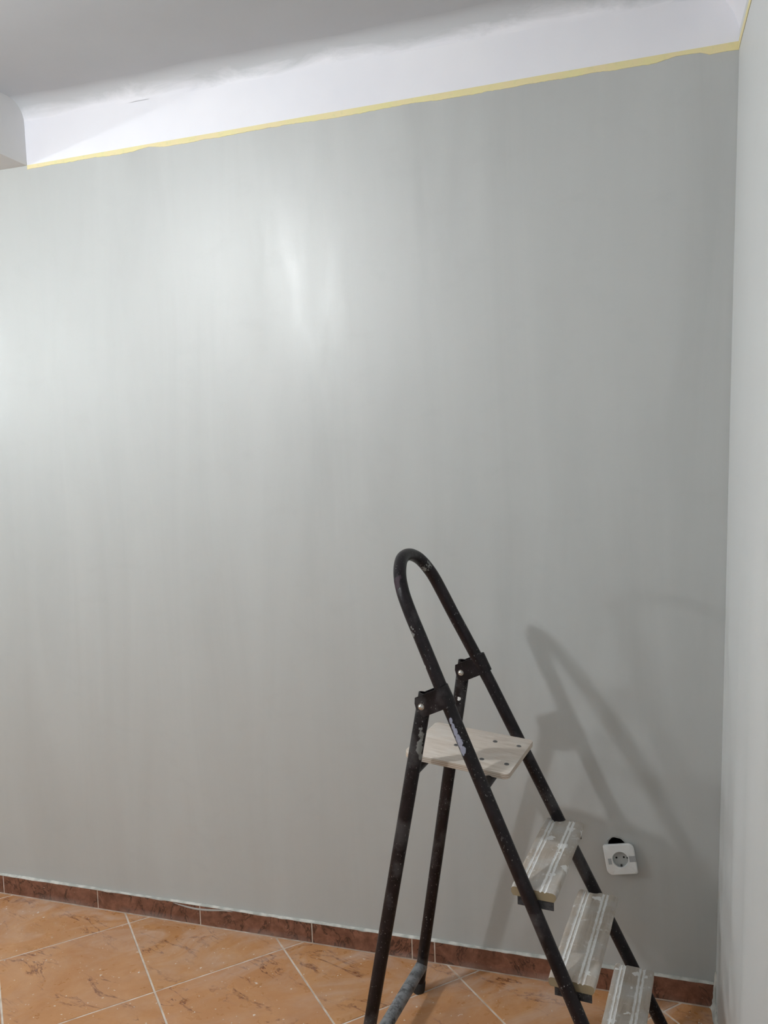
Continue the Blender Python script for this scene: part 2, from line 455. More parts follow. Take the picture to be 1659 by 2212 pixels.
for ka in range(-16, 5):
    for kb in range(-7, 16):
        a0, a1 = XE+ka*Q+G, XE+(ka+1)*Q-G          # x+y range
        b0, b1 = XBB+kb*Q+G, XBB+(kb+1)*Q-G        # x-y range
        P = lambda a, b: ((a+b)/2, (a-b)/2)
        poly = [P(a0, b0), P(a0, b1), P(a1, b1), P(a1, b0)]
        nfull = poly
        for f in (lambda p: p[0]-XL-0.004, lambda p: -0.004-p[0], lambda p: -0.0075-p[1], lambda p: p[1]-YF-0.004):
            poly = clip(poly, f)
            if not poly: break
        if len(poly) < 3: continue
        area = abs(sum(poly[i][0]*poly[(i+1) % len(poly)][1]-poly[(i+1) % len(poly)][0]*poly[i][1] for i in range(len(poly))))/2
        if area < 0.0006: continue
        c0 = P((a0+a1)/2, (b0+b1)/2)
        loc = (c0[0], c0[1], random.uniform(-0.0002, 0.0002))
        if len(poly) == 4 and poly == nfull:
            if full is None:
                o = build('tile', prism([(p[0]-c0[0], p[1]-c0[1]) for p in poly]), M_tile, floor); full = o.data
            else: o = link('tile', full, M_tile, floor)
        else:
            o = build('tile', prism([(p[0]-c0[0], p[1]-c0[1]) for p in poly]), M_tile, floor)
        o.location = loc

# ------------------------------------------------------------ skirting tiles
def mat_skirt():
    m = NT('brown_skirting_tile'); oc = m.n('ShaderNodeTexCoord').outputs['Object']
    geo = m.n('ShaderNodeNewGeometry').outputs['Position']
    n1 = m.noise(geo, 22, 5, 0.65, 0.8); n2 = m.noise(geo, 90, 4, 0.6)
    c = m.mix(m.ramp(n1, 0.33, 0.7), lin((104, 66, 50)), lin((146, 100, 80)))
    c = m.mix(m.ramp(n2, 0.4, 0.75, 0, 0.4), c, lin((84, 48, 36)))
    a = m.noise(m.coord(scale=(1, 1, 0.6), src=geo), 17, 5, 0.6, 1.0)
    line = m.ramp(m.math('ABSOLUTE', m.math('SUBTRACT', a, 0.5)), 0.024, 0.006)
    gate = m.ramp(m.noise(geo, 9, 2), 0.38, 0.48)
    c = m.mix(m.math('MULTIPLY', m.math('MULTIPLY', line, gate), 0.8), c, lin((46, 24, 18)))
    # dust film near the foot on the left, and specks
    sx = m.sep(geo)
    film = m.math('MULTIPLY', m.ramp(sx[2], 0.022, 0.0), m.ramp(m.noise(geo, 6, 3), 0.42, 0.66))
    c = m.mix(m.math('MULTIPLY', film, 0.55), c, lin((170, 160, 155)))
    sp = m.ramp(m.noise(geo, 150, 2, 0.4), 0.735, 0.76)
    c = m.mix(m.math('MULTIPLY', sp, 0.8), c, lin((215, 205, 195)))
    m.base(c); m.rough(m.ramp(n2, 0.3, 0.7, 0.35, 0.5)); m.bump(n1, 0.15, 0.001)
    return m.m
M_skirt = mat_skirt()
ZS = 0.0622; TH = 0.007
bm = bmesh.new(); box(bm, (XL, -TH+0.0016, -0.0008), (-0.002, 0.001, ZS-0.001))
base = struct(build('baseboard_back', bm, M_grout), 'low reddish-brown skirting tiles along the foot of the back wall')
joints = [-1.4304+0.36*k for k in range(-7, 5)]
joints = sorted([j for j in joints if XL < j < -0.05] + [XL, -0.7745, -0.002])
for a, b in zip(joints, joints[1:]):
    bm = bmesh.new()
    dz = random.uniform(-0.0008, 0.0008)
    box(bm, (a+0.0019-(a+b)/2, -TH/2, 0.0026), (b-0.0019-(a+b)/2, TH/2-0.0008, ZS+dz), 0.0008, 1)
    o = build('tile', bm, M_skirt, base, loc=((a+b)/2, -TH/2, 0))
# ragged ridge of filler and paint on the skirting's top edge
mr = NT('filler_and_paint'); v = mr.coord(); rn = mr.noise(v, 30, 4)
mr.base(mr.mix(mr.ramp(rn, 0.42, 0.58), lin((172, 173, 167)), lin((206, 204, 197)))); mr.rough(0.8); M_filler = mr.m
bm = bmesh.new(); rows = []; n = 1100
for i in range(n+1):
    x = XL + (-0.004-XL)*i/n
    k = max(0.08, 0.32+0.8*hsh(x, 4.7, 11)+0.35*hsh(x, 21, 12)+0.2*hsh(x, 90, 13))
    drip = max(0.0, hsh(x, 37, 15))*0.003 + max(0.0, hsh(x, 9, 16)-0.25)*0.010
    up_ = 0.0012+0.0045*k; fr_ = TH+0.0004+0.0010*k
    rows.append([bm.verts.new((x, 0.0005, ZS+up_)), bm.verts.new((x, -0.0012-0.003*k, ZS+up_*0.9)), bm.verts.new((x, -fr_, ZS+0.0006)), bm.verts.new((x, -fr_-0.0003, ZS-0.0008-drip)), bm.verts.new((x, -TH+0.0006, ZS-0.001-drip)), bm.verts.new((x, 0.0005, ZS-0.001))])
for a, b in zip(rows, rows[1:]):
    for k in range(6): bm.faces.new((a[k], a[(k+1) % 6], b[(k+1) % 6], b[k]))
build('filler_ridge', bm, M_filler, base)
# a smear of paint dragged down over the skirting (left part)
bm = bmesh.new()
rows = []
for i in range(41):
    t = i/40; x = -1.52+0.20*t
    zc_ = ZS - 0.004 - 0.010*math.sin(pi*min(1, t*1.15))**1.2*(1-0.45*t)
    hw = 0.0032*math.sin(pi*t)**0.6+0.0001
    rows.append([bm.verts.new((x, -TH-0.0002, zc_-hw)), bm.verts.new((x, -TH-0.0010, zc_)), bm.verts.new((x, -TH-0.0002, zc_+hw)), bm.verts.new((x, -TH+0.0015, zc_))])
for a, b in zip(rows, rows[1:]):
    for k in range(4): bm.faces.new((a[k], a[(k+1) % 4], b[(k+1) % 4], b[k]))
mp_ = NT('dragged_paint'); mp_.base((0.40, 0.405, 0.39, 1)); mp_.rough(0.7)
build('paint_smear', bm, mp_.m, base)
# filler in the corner where the skirting meets the right wall, and along that wall's foot
bm = bmesh.new(); rows = []
for i in range(200):
    t = i/199; y = -0.0015-2.2*t**1.3
    k = 0.7+0.8*hsh(y, 11, 21)+0.4*hsh(y, 47, 22)+2.2*math.exp(-t*60)
    k = max(0.15, k)
    a = 0.004+0.004*k; h = 0.004+0.009*k
    rows.append([bm.verts.new((0.004, y, -0.001)), bm.verts.new((-a, y, -0.0005)), bm.verts.new((-a*0.6, y, h*0.35)), bm.verts.new((-0.0012, y, h)), bm.verts.new((0.004, y, h))])
for a, b in zip(rows, rows[1:]):
    for k in range(5): bm.faces.new((a[k], a[(k+1) % 5], b[(k+1) % 5], b[k]))
bm.faces.new(rows[0]); bm.faces.new(rows[-1])
o = build('baseboard_right', bm, M_filler); struct(o, 'rough white filler bead along the foot of the right wall')
bm = bmesh.new(); rows = []
for i in range(30):
    t = i/29; z = 0.001+0.095*t; k = (1-t)**0.7*(1+0.5*hsh(z, 90, 31))
    wd = 0.0022+0.006*k; xx = LEAN*z
    rows.append([bm.verts.new((xx+0.002, -TH+0.003, z)), bm.verts.new((xx-wd, -TH-0.0005, z)), bm.verts.new((xx-wd*0.3, -TH-0.002-0.004*k, z)), bm.verts.new((xx+0.002, -TH-0.004*k-0.002, z))])
for a, b in zip(rows, rows[1:]):
    for k in range(4): bm.faces.new((a[k], a[(k+1) % 4], b[(k+1) % 4], b[k]))
bm.faces.new(rows[0]); bm.faces.new(rows[-1])
build('corner_filler', bm, M_filler, base)

# ------------------------------------------------------------ stepladder
TH_L = -0.107335; LO = (-0.73501, -0.30962, 0.0)
lad = thing('stepladder', 'black tubular metal stepladder with wooden treads, splashed with white paint, standing on the tiles', 'ladder', LO, TH_L - 0.0)
# local axes: x = forwards (towards the treads), y = width (away from the camera), z = up
def L(u, v, w_): return Vector((v, u, w_))
AF, BF, AR, BR = 0.6109, 0.4652, -0.0105, 0.185
WF0, WF1, WR0, WR1 = 0.2083, -0.088, 0.1833, -0.0577
HB = 0.8721
TL = math.hypot(1, BF); RT = 0.014
def front(s, w_): return L(s*(WF0+WF1*w_), AF-BF*w_, w_)
def rear(s, w_): return L(s*(WR0+WR1*w_), AR+BR*w_, w_)

def mat_metal(name='black_enamel', dusty=0.0):
    m = NT(name); oc = m.n('ShaderNodeTexCoord').outputs['Object']
    n1 = m.noise(oc, 35, 4, 0.6); n2 = m.noise(oc, 9, 3, 0.55)
    c = m.mix(m.ramp(n1, 0.3, 0.7), (0.004, 0.003, 0.004, 1), (0.014, 0.010, 0.012, 1))
    c = m.mix(m.ramp(m.math('ADD', n2, m.ramp(n1, 0.3, 0.7, -0.06, 0.06)), 0.55, 0.66, 0, 0.42), c, (0.085, 0.082, 0.085, 1))      # dusty handling marks
    # fine overspray specks
    tot = None
    for sc_, pr, th in ((150, 0.86, 0.24), (70, 0.94, 0.24), (420, 0.66, 0.34)):
        vo = m.n('ShaderNodeTexVoronoi'); vo.inputs['Scale'].default_value = sc_
        q0 = m.coord(scale=(1, 1, 0.5), loc=(sc_, 0, 0), src=oc)
        nq = m.n('ShaderNodeTexNoise'); nq.inputs['Scale'].default_value = sc_*2.5; m.l(q0, nq.inputs['Vector'])
        sq_ = m.n('ShaderNodeVectorMath'); sq_.operation = 'SCALE'; m.l(nq.outputs['Color'], sq_.inputs[0]); sq_.inputs['Scale'].default_value = 0.9/sc_
        aq = m.n('ShaderNodeVectorMath'); aq.operation = 'ADD'; m.l(q0, aq.inputs[0]); m.l(sq_.outputs[0], aq.inputs[1])
        m.l(aq.outputs[0], vo.inputs['Vector'])
        sp = m.sep(vo.outputs['Color'])
        g = m.ramp(sp[0], pr, pr+0.01)
        s1 = m.math('MULTIPLY', m.ramp(m.math('SUBTRACT', vo.outputs['Distance'], m.math('MULTIPLY', sp[1], th)), 0, -0.05), g)
        tot = s1 if tot is None else m.math('MAXIMUM', tot, s1)
    gate = m.ramp(m.noise(oc, 12, 2), 0.42, 0.62, 0.1, 1.0)
    tot = m.math('MULTIPLY', tot, gate)
    c = m.mix(m.math('MULTIPLY', tot, 0.6), c, (0.5, 0.5, 0.49, 1))
    blobs = None
    bn = m.noise(oc, 90, 3, 0.6)
    # larger dried blots and the arch's painted-in sheen (object space), each an ellipsoid cut by the tube surface
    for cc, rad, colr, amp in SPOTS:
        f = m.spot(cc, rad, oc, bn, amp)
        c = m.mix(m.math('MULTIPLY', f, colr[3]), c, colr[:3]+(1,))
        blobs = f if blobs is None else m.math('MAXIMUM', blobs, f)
    if dusty:
        dn = m.noise(m.coord(scale=(1, 1, 1), src=oc), 45, 5, 0.7)
        c = m.mix(m.math('MULTIPLY', m.ramp(dn, 0.30, 0.55), dusty), c, (0.27, 0.28, 0.29, 1))
    m.base(c)
    r_ = m.math('ADD', m.ramp(n1, 0.3, 0.7, 0.28, 0.42), m.math('MULTIPLY', m.math('MAXIMUM', tot, blobs), 0.35))
    if dusty: r_ = m.math('ADD', r_, 0.25)
    m.rough(r_)
    m.b.inputs['Specular IOR Level'].default_value = 0.25
    m.bump(m.math('ADD', m.math('MULTIPLY', n1, 0.3), m.math('MAXIMUM', tot, blobs)), 0.35, 0.0008)
    return m.m
def w2l(p):
    d = Vector(p)-Vector(LO); c_, s_ = math.cos(-TH_L), math.sin(-TH_L)
    return (d.x*c_-d.y*s_, d.x*s_+d.y*c_, d.z)
BL = (0.30, 0.31, 0.39, 0.85); WH = (0.72, 0.72, 0.70, 0.95); GR = (0.20, 0.20, 0.20, 0.7); PG = (0.30, 0.31, 0.30, 0.65)
SPOTS = [
    *[(w2l((-0.5385+0.0240*t, -0.4788-0.0076*t, 0.8480-0.0560*t)), (0.0035+0.0045*t, 0.0035+0.0045*t, 0.007+0.005*t), BL, 0.22) for t in (0, 0.2, 0.4, 0.6, 0.8, 1.0)],
    (w2l((-0.6035, -0.4740, 0.8120)), (0.007, 0.007, 0.018), PG, 0.5),
    (w2l((-0.6060, -0.4720, 0.7800)), (0.007, 0.007, 0.028), PG, 0.5),
    (w2l((-0.5818, -0.2020, 0.8020)), (0.006, 0.006, 0.006), WH, 0.6),
    (w2l((-0.5790, -0.2040, 0.7930)), (0.004, 0.006, 0.005), WH, 0.6),
    (w2l((-0.6620, -0.3590, 1.1530)), (0.006, 0.010, 0.011), WH, 0.5),
    (w2l((-0.6650, -0.3300, 1.1640)), (0.006, 0.006, 0.005), WH, 0.6),
    (w2l((-0.6400, -0.2500, 1.1300)), (0.012, 0.014, 0.011), PG, 0.6),
    (w2l((-0.6240, -0.4530, 1.0180)), (0.008, 0.009, 0.012), PG, 0.7),
    ((0.086, -0.104, 1.113), (0.011, 0.012, 0.040), (0.040, 0.024, 0.032, 0.9), 0.3),  # purple-brown gloss sheen on the near side of the arch, painted into the colour
    (w2l((-0.6040, -0.4620, 1.0400)), (0.004, 0.004, 0.004), WH, 0.7),
    (w2l((-0.5940, -0.4560, 0.9516)), (0.0025, 0.003, 0.003), WH, 0.4),
    (w2l((-0.5480, -0.2080, 0.8780)), (0.003, 0.003, 0.006), WH, 0.4),
    (w2l((-0.5880, -0.2030, 1.0350)), (0.004, 0.004, 0.0035), WH, 0.5),
    (w2l((-0.4400, -0.5150, 0.6000)), (0.003, 0.004, 0.004), WH, 0.6),
]
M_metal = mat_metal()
M_metal_dust = mat_metal('dust_covered_enamel', 0.85)
M_metal_grey = mat_metal('greyed_enamel', 0.22)
# bent rail: near front rail, arch, far front rail as one tube
arc = [(-.128, 1.003), (-.1175, 1.11), (-.112, 1.168), (-.1015, 1.214), (-.078, 1.251), (-.041, 1.277), (-.005, 1.2845), (.03, 1.280), (.064, 1.261), (.089, 1.223), (.0985, 1.175), (.105, 1.12), (.118, 1.038)]
ctrl = [front(-1, 0.015), front(-1, 0.3), front(-1, 0.6), front(-1, 0.85)]
ctrl = ctrl + [L(u, AF-BF*(t/TL), t/TL) for u, t in arc] + [front(1, 0.85), front(1, 0.6), front(1, 0.3), front(1, 0.015)]
def catmull(P, sub):
    out = []
    for i in range(len(P)-1):
        p0 = P[max(0, i-1)]; p1 = P[i]; p2 = P[i+1]; p3 = P[min(len(P)-1, i+2)]
        for k in range(sub):
            t = k/sub
            out.append(0.5*((2*p1)+(p2-p0)*t+(2*p0-5*p1+4*p2-p3)*t*t+(3*p1-p0-3*p2+p3)*t**3))
    out.append(P[-1]); return out
arcp = catmull(ctrl[3:-3], 7)
path = ctrl[:3] + arcp + ctrl[-3:]
bm = bmesh.new(); tube(bm, path, RT, 24)
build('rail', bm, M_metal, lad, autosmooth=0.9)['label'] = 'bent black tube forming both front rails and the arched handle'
for s_ in (-1, 1):
    bm = bmesh.new()
    top = rear(s_, HB+0.024); bot = rear(s_, 0.012)
    o_ = tube(bm, [bot, top], RT, 24, cap=False)
    i_ = tube(bm, [bot, top], RT-0.0018, 24, cap=False)
    n = 24
    for e in (0, -1):
        for k in range(n): bm.faces.new((o_[e][k], o_[e][(k+1) % n], i_[e][(k+1) % n], i_[e][k]))
    # squashed mouth of the tube
    for vv in o_[-1]+i_[-1]:
        d = vv.co-top; d.x *= 1.12; d.y *= 0.72; vv.co = top+d
    leg = build('leg', bm, M_metal, lad, autosmooth=0.7)
    bm = bmesh.new(); tube(bm, [rear(s_, 0.0), rear(s_, 0.004), rear(s_, 0.028), rear(s_, 0.030)], [0.0150, 0.0165, 0.0158, 0.0145], 20)
    mrub = bpy.data.materials.get('black_rubber')
    if not mrub:
        t_ = NT('black_rubber'); t_.base((0.02, 0.02, 0.02, 1)); t_.rough(0.8); mrub = t_.m
    build('rubber_foot', bm, mrub, leg, autosmooth=0.6)
    bm = bmesh.new(); tube(bm, [front(s_, 0.0), front(s_, 0.004), front(s_, 0.028), front(s_, 0.030)], [0.0150, 0.0165, 0.0158, 0.0145], 20)
    build('rubber_foot', bm, mrub, lad, autosmooth=0.6)
# hinge straps: a steel band round the rail, its two cheeks bolted to the rear leg
Tn = Vector((-BF, 0, 1)).normalized(); Nn = Vector((-1, 0, -BF)).normalized()
mc = NT('zinc_bolt'); mc.base((0.62, 0.62, 0.60, 1)); mc.b.inputs['Metallic'].default_value = 1; mc.rough(0.32); M_zinc = mc.m
for s_ in (-1, 1):
    B = rear(s_, HB)
    # centre on the rail such that B = C + N*dist
    best = min(((abs((front(s_, w_/1000.)-B).dot(Tn)), w_/1000.) for w_ in range(800, 1000)))[1]
    C = front(s_, best); dist = (B-C).dot(Nn)
    uc = (B.y+C.y)/2; C = Vector((C.x, uc, C.z))
    hw = 0.0215; half = 0.0155; th = 0.0018
    # outline of the open U in (n, u): far cheek end -> round the rail -> near cheek end
    prof_o, prof_i = [], []
    ext = dist+0.013
    for k in range(0, 17):
        a = pi/2 + pi*k/16
        prof_o.append((math.cos(a)*(half+th), math.sin(a)*(half+th))); prof_i.append((math.cos(a)*half, math.sin(a)*half))
    po = [(ext, half+th)] + prof_o + [(ext, -half-th)]
    pi_ = [(ext, half)] + prof_i + [(ext, -half)]
    bm = bmesh.new(); grids = []
    for (pp) in (po, pi_):
        g = []
        for j, tt in enumerate((-hw, -hw*0.5, 0, hw*0.5, hw)):
            row = []
            for (nn_, uu) in pp:
                if nn_ == ext: nn2 = ext - (abs(tt)/hw)**2*0.008      # rounded cheek ends
                else: nn2 = nn_
                row.append(bm.verts.new(C + Nn*nn2 + Vector((0, 1, 0))*uu + Tn*tt))
            g.append(row)
        grids.append(g)
    n = len(po)
    for g in grids:
        for j in range(4):
            for i in range(n-1): bm.faces.new((g[j][i], g[j][i+1], g[j+1][i+1], g[j+1][i]))
    go, gi = grids
    for j in (0, 4):
        for i in range(n-1): bm.faces.new((go[j][i], go[j][i+1], gi[j][i+1], gi[j][i]))
    for i in (0, n-1):
        for j in range(4): bm.faces.new((go[j][i], go[j+1][i], gi[j+1][i], gi[j][i]))
    hin = build('hinge_strap', bm, M_metal, lad, autosmooth=0.6)
    for sg in (-1, 1):
        bm = bmesh.new()
        c0 = Vector((B.x, uc+sg*(half+th), B.z))
        d = Vector((0, sg, 0))
        tube(bm, [c0-d*0.0005, c0+d*0.0012], 0.0068, 20)
        hexr = [c0+d*0.0012]
        tube(bm, [c0+d*0.0012, c0+d*0.0030, c0+d*0.0048, c0+d*0.0056], [0.0056, 0.0054, 0.0038, 0.0014], 16)
        build('bolt', bm, M_zinc, hin, autosmooth=0.7)
    bm = bmesh.new(); tube(bm, [Vector((B.x, uc-half, B.z)), Vector((B.x, uc+half, B.z))], 0.003, 10)
    build('pin', bm, M_zinc, hin)
# cross tubes
def cross(name, fn, w_, r, mat, flat=1.0, dv=0.0):
    a = fn(-1, w_); b = fn(1, w_)
    a = a+Vector((dv, 0, 0)); b = b+Vector((dv, 0, 0))
    bm = bmesh.new(); tube(bm, [a, b], r, 18)
    return build(name, bm, mat, lad, autosmooth=0.8)
cross('crossbar', rear, 0.725, 0.0105, M_metal)
cross('crossbar', front, 0.716, 0.0105, M_metal)
cross('crossbar', rear, 0.075, 0.0150, M_metal_dust)['label'] = 'lower crossbar crusted with pale dust'

# plywood platform, slightly dropped at the front
def mat_ply():
    m = NT('weathered_plywood'); oc = m.n('ShaderNodeTexCoord').outputs['Object']
    g = m.noise(m.coord(scale=(1, 7, 1), rot=(0, 0, 0.25), src=oc), 16, 5, 0.6, 0.5)
    n2 = m.noise(oc, 11, 4, 0.6); n3 = m.noise(oc, 70, 3)
    c = m.mix(m.ramp(g, 0.3, 0.7), lin((196, 182, 168)), lin((218, 207, 196)))
    c = m.mix(m.ramp(n2, 0.5, 0.7, 0, 0.5), c, lin((214, 211, 206)))
    c = m.mix(m.ramp(n3, 0.68, 0.74, 0, 0.5), c, lin((226, 226, 224)))
    scr = m.ramp(m.noise(m.coord(scale=(1, 14, 1), rot=(0, 0, -0.7), src=oc), 14, 3, 0.5), 0.70, 0.73)
    c = m.mix(m.math('MULTIPLY', scr, 0.6), c, lin((232, 232, 230)))
    # edge plies
    z = m.sep(oc)[2]
    ply = m.math('ABSOLUTE', m.math('SINE', m.math('MULTIPLY', z, pi/0.0040)))
    nz = m.n('ShaderNodeNewGeometry').outputs['Normal']
    side = m.ramp(m.math('ABSOLUTE', m.sep(nz)[2]), 0.6, 0.4)
    c2 = m.mix(m.ramp(ply, 0.25, 0.6), lin((150, 128, 112)), lin((196, 184, 170)))
    c = m.mix(side, c, c2)
    m.base(c); m.rough(0.6); m.bump(g, 0.2, 0.001)
    return m.m
PCU, PCV, PROT, PHU, PHV, PZ, PTA, PTB = -0.0028, 0.2055, 0.0325, 0.0985, 0.1175, 0.7435, 0.0196, -0.0652
plat = None
def rounded_rect(hx_, hy_, rs, n=6):
    pts = []
    for (sx, sy, a0), r in zip(((1, 1, 0), (-1, 1, pi/2), (-1, -1, pi), (1, -1, 1.5*pi)), rs):
        cx_, cy_ = sx*(hx_-r), sy*(hy_-r)
        for k in range(n+1):
            a = a0+pi/2*k/n; pts.append(Vector((cx_+r*math.cos(a), cy_+r*math.sin(a), 0)))
    return pts
bm = bmesh.new()
pp = rounded_rect(PHV, PHU, (0.008, 0.008, 0.022, 0.010))
extrude_poly(bm, pp, Vector((0, 0, 0)), Vector((0, 0, -0.012)))
bmesh.ops.bevel(bm, geom=[e for e in bm.edges if abs(e.verts[0].co.z-e.verts[1].co.z) < 1e-6], offset=0.0012, segments=2, affect='EDGES', profile=0.5)
plat = build('platform', bm, mat_ply(), lad, autosmooth=0.7)
plat['label'] = 'pale plywood standing platform'
ex = Vector((1, 0, PTB)).normalized(); ey = Vector((0, 1, PTA)); ey = (ey-ex*ey.dot(ex)).normalized(); ez = ex.cross(ey)
R3 = Matrix((ex, ey, ez)).transposed() @ Matrix.Rotation(-PROT, 3, 'Z')
plat.matrix_local = Matrix.Translation(Vector((PCV, PCU, PZ+PTA*PCU+PTB*(PCV-0.2)))) @ R3.to_4x4()
ms = NT('dull_screw'); ms.base((0.22, 0.22, 0.22, 1)); ms.b.inputs['Metallic'].default_value = 0.8; ms.rough(0.45); M_screw = ms.m
for (u, v) in ((0.0507, 0.0425), (0.0507, 0.0970), (-0.0525, 0.0455), (-0.0520, 0.1000), (-0.009, -0.028)):
    bm = bmesh.new()
    tube(bm, [(v, u, -0.002), (v, u, 0.0010), (v, u, 0.0014)], [0.0052, 0.0052, 0.0044], 16, cap=False)
    rg = tube(bm, [(v, u, 0.0014), (v, u, -0.0012)], [0.0026, 0.0024], 6, cap=False)
    o_ring = [vv for vv in bm.verts if abs(vv.co.z-0.0014) < 1e-6 and (Vector((vv.co.x-v, vv.co.y-u)).length > 0.004)]
    # annulus on top
    import itertools
    for k in range(16):
        a0 = o_ring[k]; a1 = o_ring[(k+1) % 16]
        b0 = rg[0][int(k*6/16) % 6]; b1 = rg[0][int((k+1)*6/16) % 6]
        if b0 is b1: bm.faces.new((a0, a1, b0))
        else: bm.faces.new((a0, a1, b1, b0))
    bm.faces.new(rg[1])
    build('screw', bm, M_screw, plat)

# wooden treads with two pairs of grooves
def mat_tread(seed):
    m = NT('worn_tread_wood'); oc = m.n('ShaderNodeTexCoord').outputs['Object']
    off = m.coord(loc=(seed*1.7, seed*3.1, 0), src=oc)
    g = m.noise(m.coord(scale=(9, 1, 1), src=off), 9, 5, 0.65, 0.6)
    n2 = m.noise(off, 16, 4, 0.6); n3 = m.noise(off, 55, 4, 0.7)
    c = m.mix(m.ramp(g, 0.3, 0.7), lin((160, 147, 133)), lin((192, 181, 168)))
    c = m.mix(m.ramp(n2, 0.42, 0.66, 0, 0.75), c, lin((186, 184, 180)))
    c = m.mix(m.ramp(n3, 0.58, 0.68, 0, 0.8), c, lin((215, 213, 210)))
    # blots of dried white paint
    vo = m.n('ShaderNodeTexVoronoi'); vo.inputs['Scale'].default_value = 34
    wob = m.n('ShaderNodeVectorMath'); wob.operation = 'ADD'; m.l(off, wob.inputs[0])
    nn = m.n('ShaderNodeTexNoise'); nn.inputs['Scale'].default_value = 90; m.l(off, nn.inputs['Vector'])
    sc_ = m.n('ShaderNodeVectorMath'); sc_.operation = 'SCALE'; m.l(nn.outputs['Color'], sc_.inputs[0]); sc_.inputs['Scale'].default_value = 0.018
    m.l(sc_.outputs[0], wob.inputs[1]); m.l(wob.outputs[0], vo.inputs['Vector'])
    sp = m.sep(vo.outputs['Color'])
    bl = m.math('MULTIPLY', m.ramp(m.math('SUBTRACT', vo.outputs['Distance'], m.math('MULTIPLY', sp[1], 0.42)), 0, -0.03), m.ramp(sp[0], 0.60, 0.61))
    c = m.mix(m.math('MULTIPLY', bl, 0.85), c, lin((232, 232, 230)))
    # paint settled in the grooves (material follows the profile: x across the tread)
    x = m.math('ADD', m.sep(oc)[0], m.ramp(n3, 0.3, 0.7, -0.0009, 0.0009))
    g1 = None
    for gx in (-0.0290, -0.0208, 0.0140, 0.0228):
        f = m.ramp(m.math('ABSOLUTE', m.math('SUBTRACT', x, gx)), 0.0031, 0.0018)
        g1 = f if g1 is None else m.math('MAXIMUM', g1, f)
    zt_ = m.ramp(m.sep(oc)[2], -0.006, -0.004)
    gg = m.math('MULTIPLY', m.math('MULTIPLY', g1, zt_), m.ramp(n2, 0.30, 0.48, 0.55, 1.0))
    c = m.mix(gg, c, lin((240, 240, 238)))
    # bare ends: yellowish sawn wood
    y = m.math('ABSOLUTE', m.sep(m.n('ShaderNodeNewGeometry').outputs['Normal'])[1])
    c = m.mix(m.ramp(y, 0.85, 0.95), c, lin((140, 126, 100)))
    m.base(c); m.rough(0.62)
    m.bump(m.math('ADD', m.math('MULTIPLY', n3, 0.5), bl), 0.35, 0.001)
    return m.m
GROOVES = (-0.0290, -0.0208, 0.0140, 0.0228)
def tread_profile(hd, th):
    top = []
    def grv(xc, w_, d): return [(xc-w_, 0), (xc-w_*0.5, -d*0.75), (xc, -d), (xc+w_*0.5, -d*0.75), (xc+w_, 0)]
    pts = []
    # rounded rear edge, grooves, rounded front edge
    for k in range(5):
        a = pi - pi/2*k/4; pts.append((-hd+0.007+0.007*math.cos(a), -0.006+0.006*math.sin(a)))
    for xc in GROOVES: pts += grv(xc, 0.0026, 0.0024)
    for k in range(5):
        a = pi/2 - pi/2*k/4; pts.append((hd-0.008+0.008*math.cos(a), -0.007+0.007*math.sin(a)))
    pts += [(hd, -th+0.006), (hd-0.004, -th), (-hd+0.004, -th), (-hd, -th+0.006)]
    return pts
specs = [(0.5293, 0.3790, 0.0900, -0.157, 0.162), (0.3635, 0.4518, 0.0900, -0.166, 0.170), (0.1978, 0.5310, 0.0870, -0.176, 0.176)]
for k, (zt, vc, dd, ua, ub) in enumerate(specs):
    prof = tread_profile(dd/2, 0.019)
    bm = bmesh.new(); rings = []
    ns = 22
    for i in range(ns+1):
        t = i/ns; y = ua+(ub-ua)*t
        e = 0.0015 if i in (0, ns) else 0.0
        ring = []
        for (px, pz) in prof:
            wx = 0.0009*mnoise.noise(Vector((px*30, y*22, k*5.0)))
            wz = 0.0006*mnoise.noise(Vector((px*40+9, y*18, k*5.0)))
            yy = y
            ring.append(bm.verts.new((px*(1-e*12)+wx, yy, pz - (0.001 if e and pz > -0.004 else 0)+wz)))
        rings.append(ring)
    for a, b in zip(rings, rings[1:]):
        n = len(a)
        for i in range(n): bm.faces.new((a[i], a[(i+1) % n], b[(i+1) % n], b[i]))
    bm.faces.new(rings[0]); bm.faces.new(rings[-1])
    tr = build('tread', bm, mat_tread(k+1), lad, autosmooth=0.8, loc=(vc, 0, zt))
    for s_ in (-1, 1):
        uu = s_*((WF0+WF1*(zt-0.02))-RT+0.001)
        if s_ == -1: uu = max(uu, ua) if False else ua+0.003
        else: uu = ub-0.003
        bm = bmesh.new()
        zb = zt-0.0196
        lo_u, hi_u = sorted((uu, uu-s_*0.0025))
        box(bm, (vc-0.033, lo_u, zb-0.019), (vc+0.039, hi_u, zb), 0.0005, 1)
        lo_u, hi_u = sorted((uu, uu-s_*0.026))
        box(bm, (vc-0.033, lo_u, zb-0.0024), (vc+0.039, hi_u, zb-0.0001), 0.0005, 1)
        build('bracket', bm, M_metal_grey, lad)

# ------------------------------------------------------------ wall socket hanging askew out of its box
mw = NT('scuffed_white_plastic'); v = mw.coord(); n1 = mw.noise(v, 60, 4); n2 = mw.noise(v, 240, 3)
c = mw.mix(mw.ramp(n1, 0.62, 0.75, 0, 0.4), lin((226, 227, 226)), lin((165, 167, 167)))
c = mw.mix(mw.ramp(n2, 0.70, 0.76, 0, 0.5), c, lin((150, 152, 152)))
mw.base(c); mw.rough(0.38); M_plast = mw.m
sock = thing('wall_socket', 'white square two-pin wall socket hanging crooked below a black hole in the grey wall', 'socket', (-0.2215, -0.004, 0.3580), 0)
sock.rotation_euler = (math.radians(-7), math.radians(-9.5), math.radians(2))
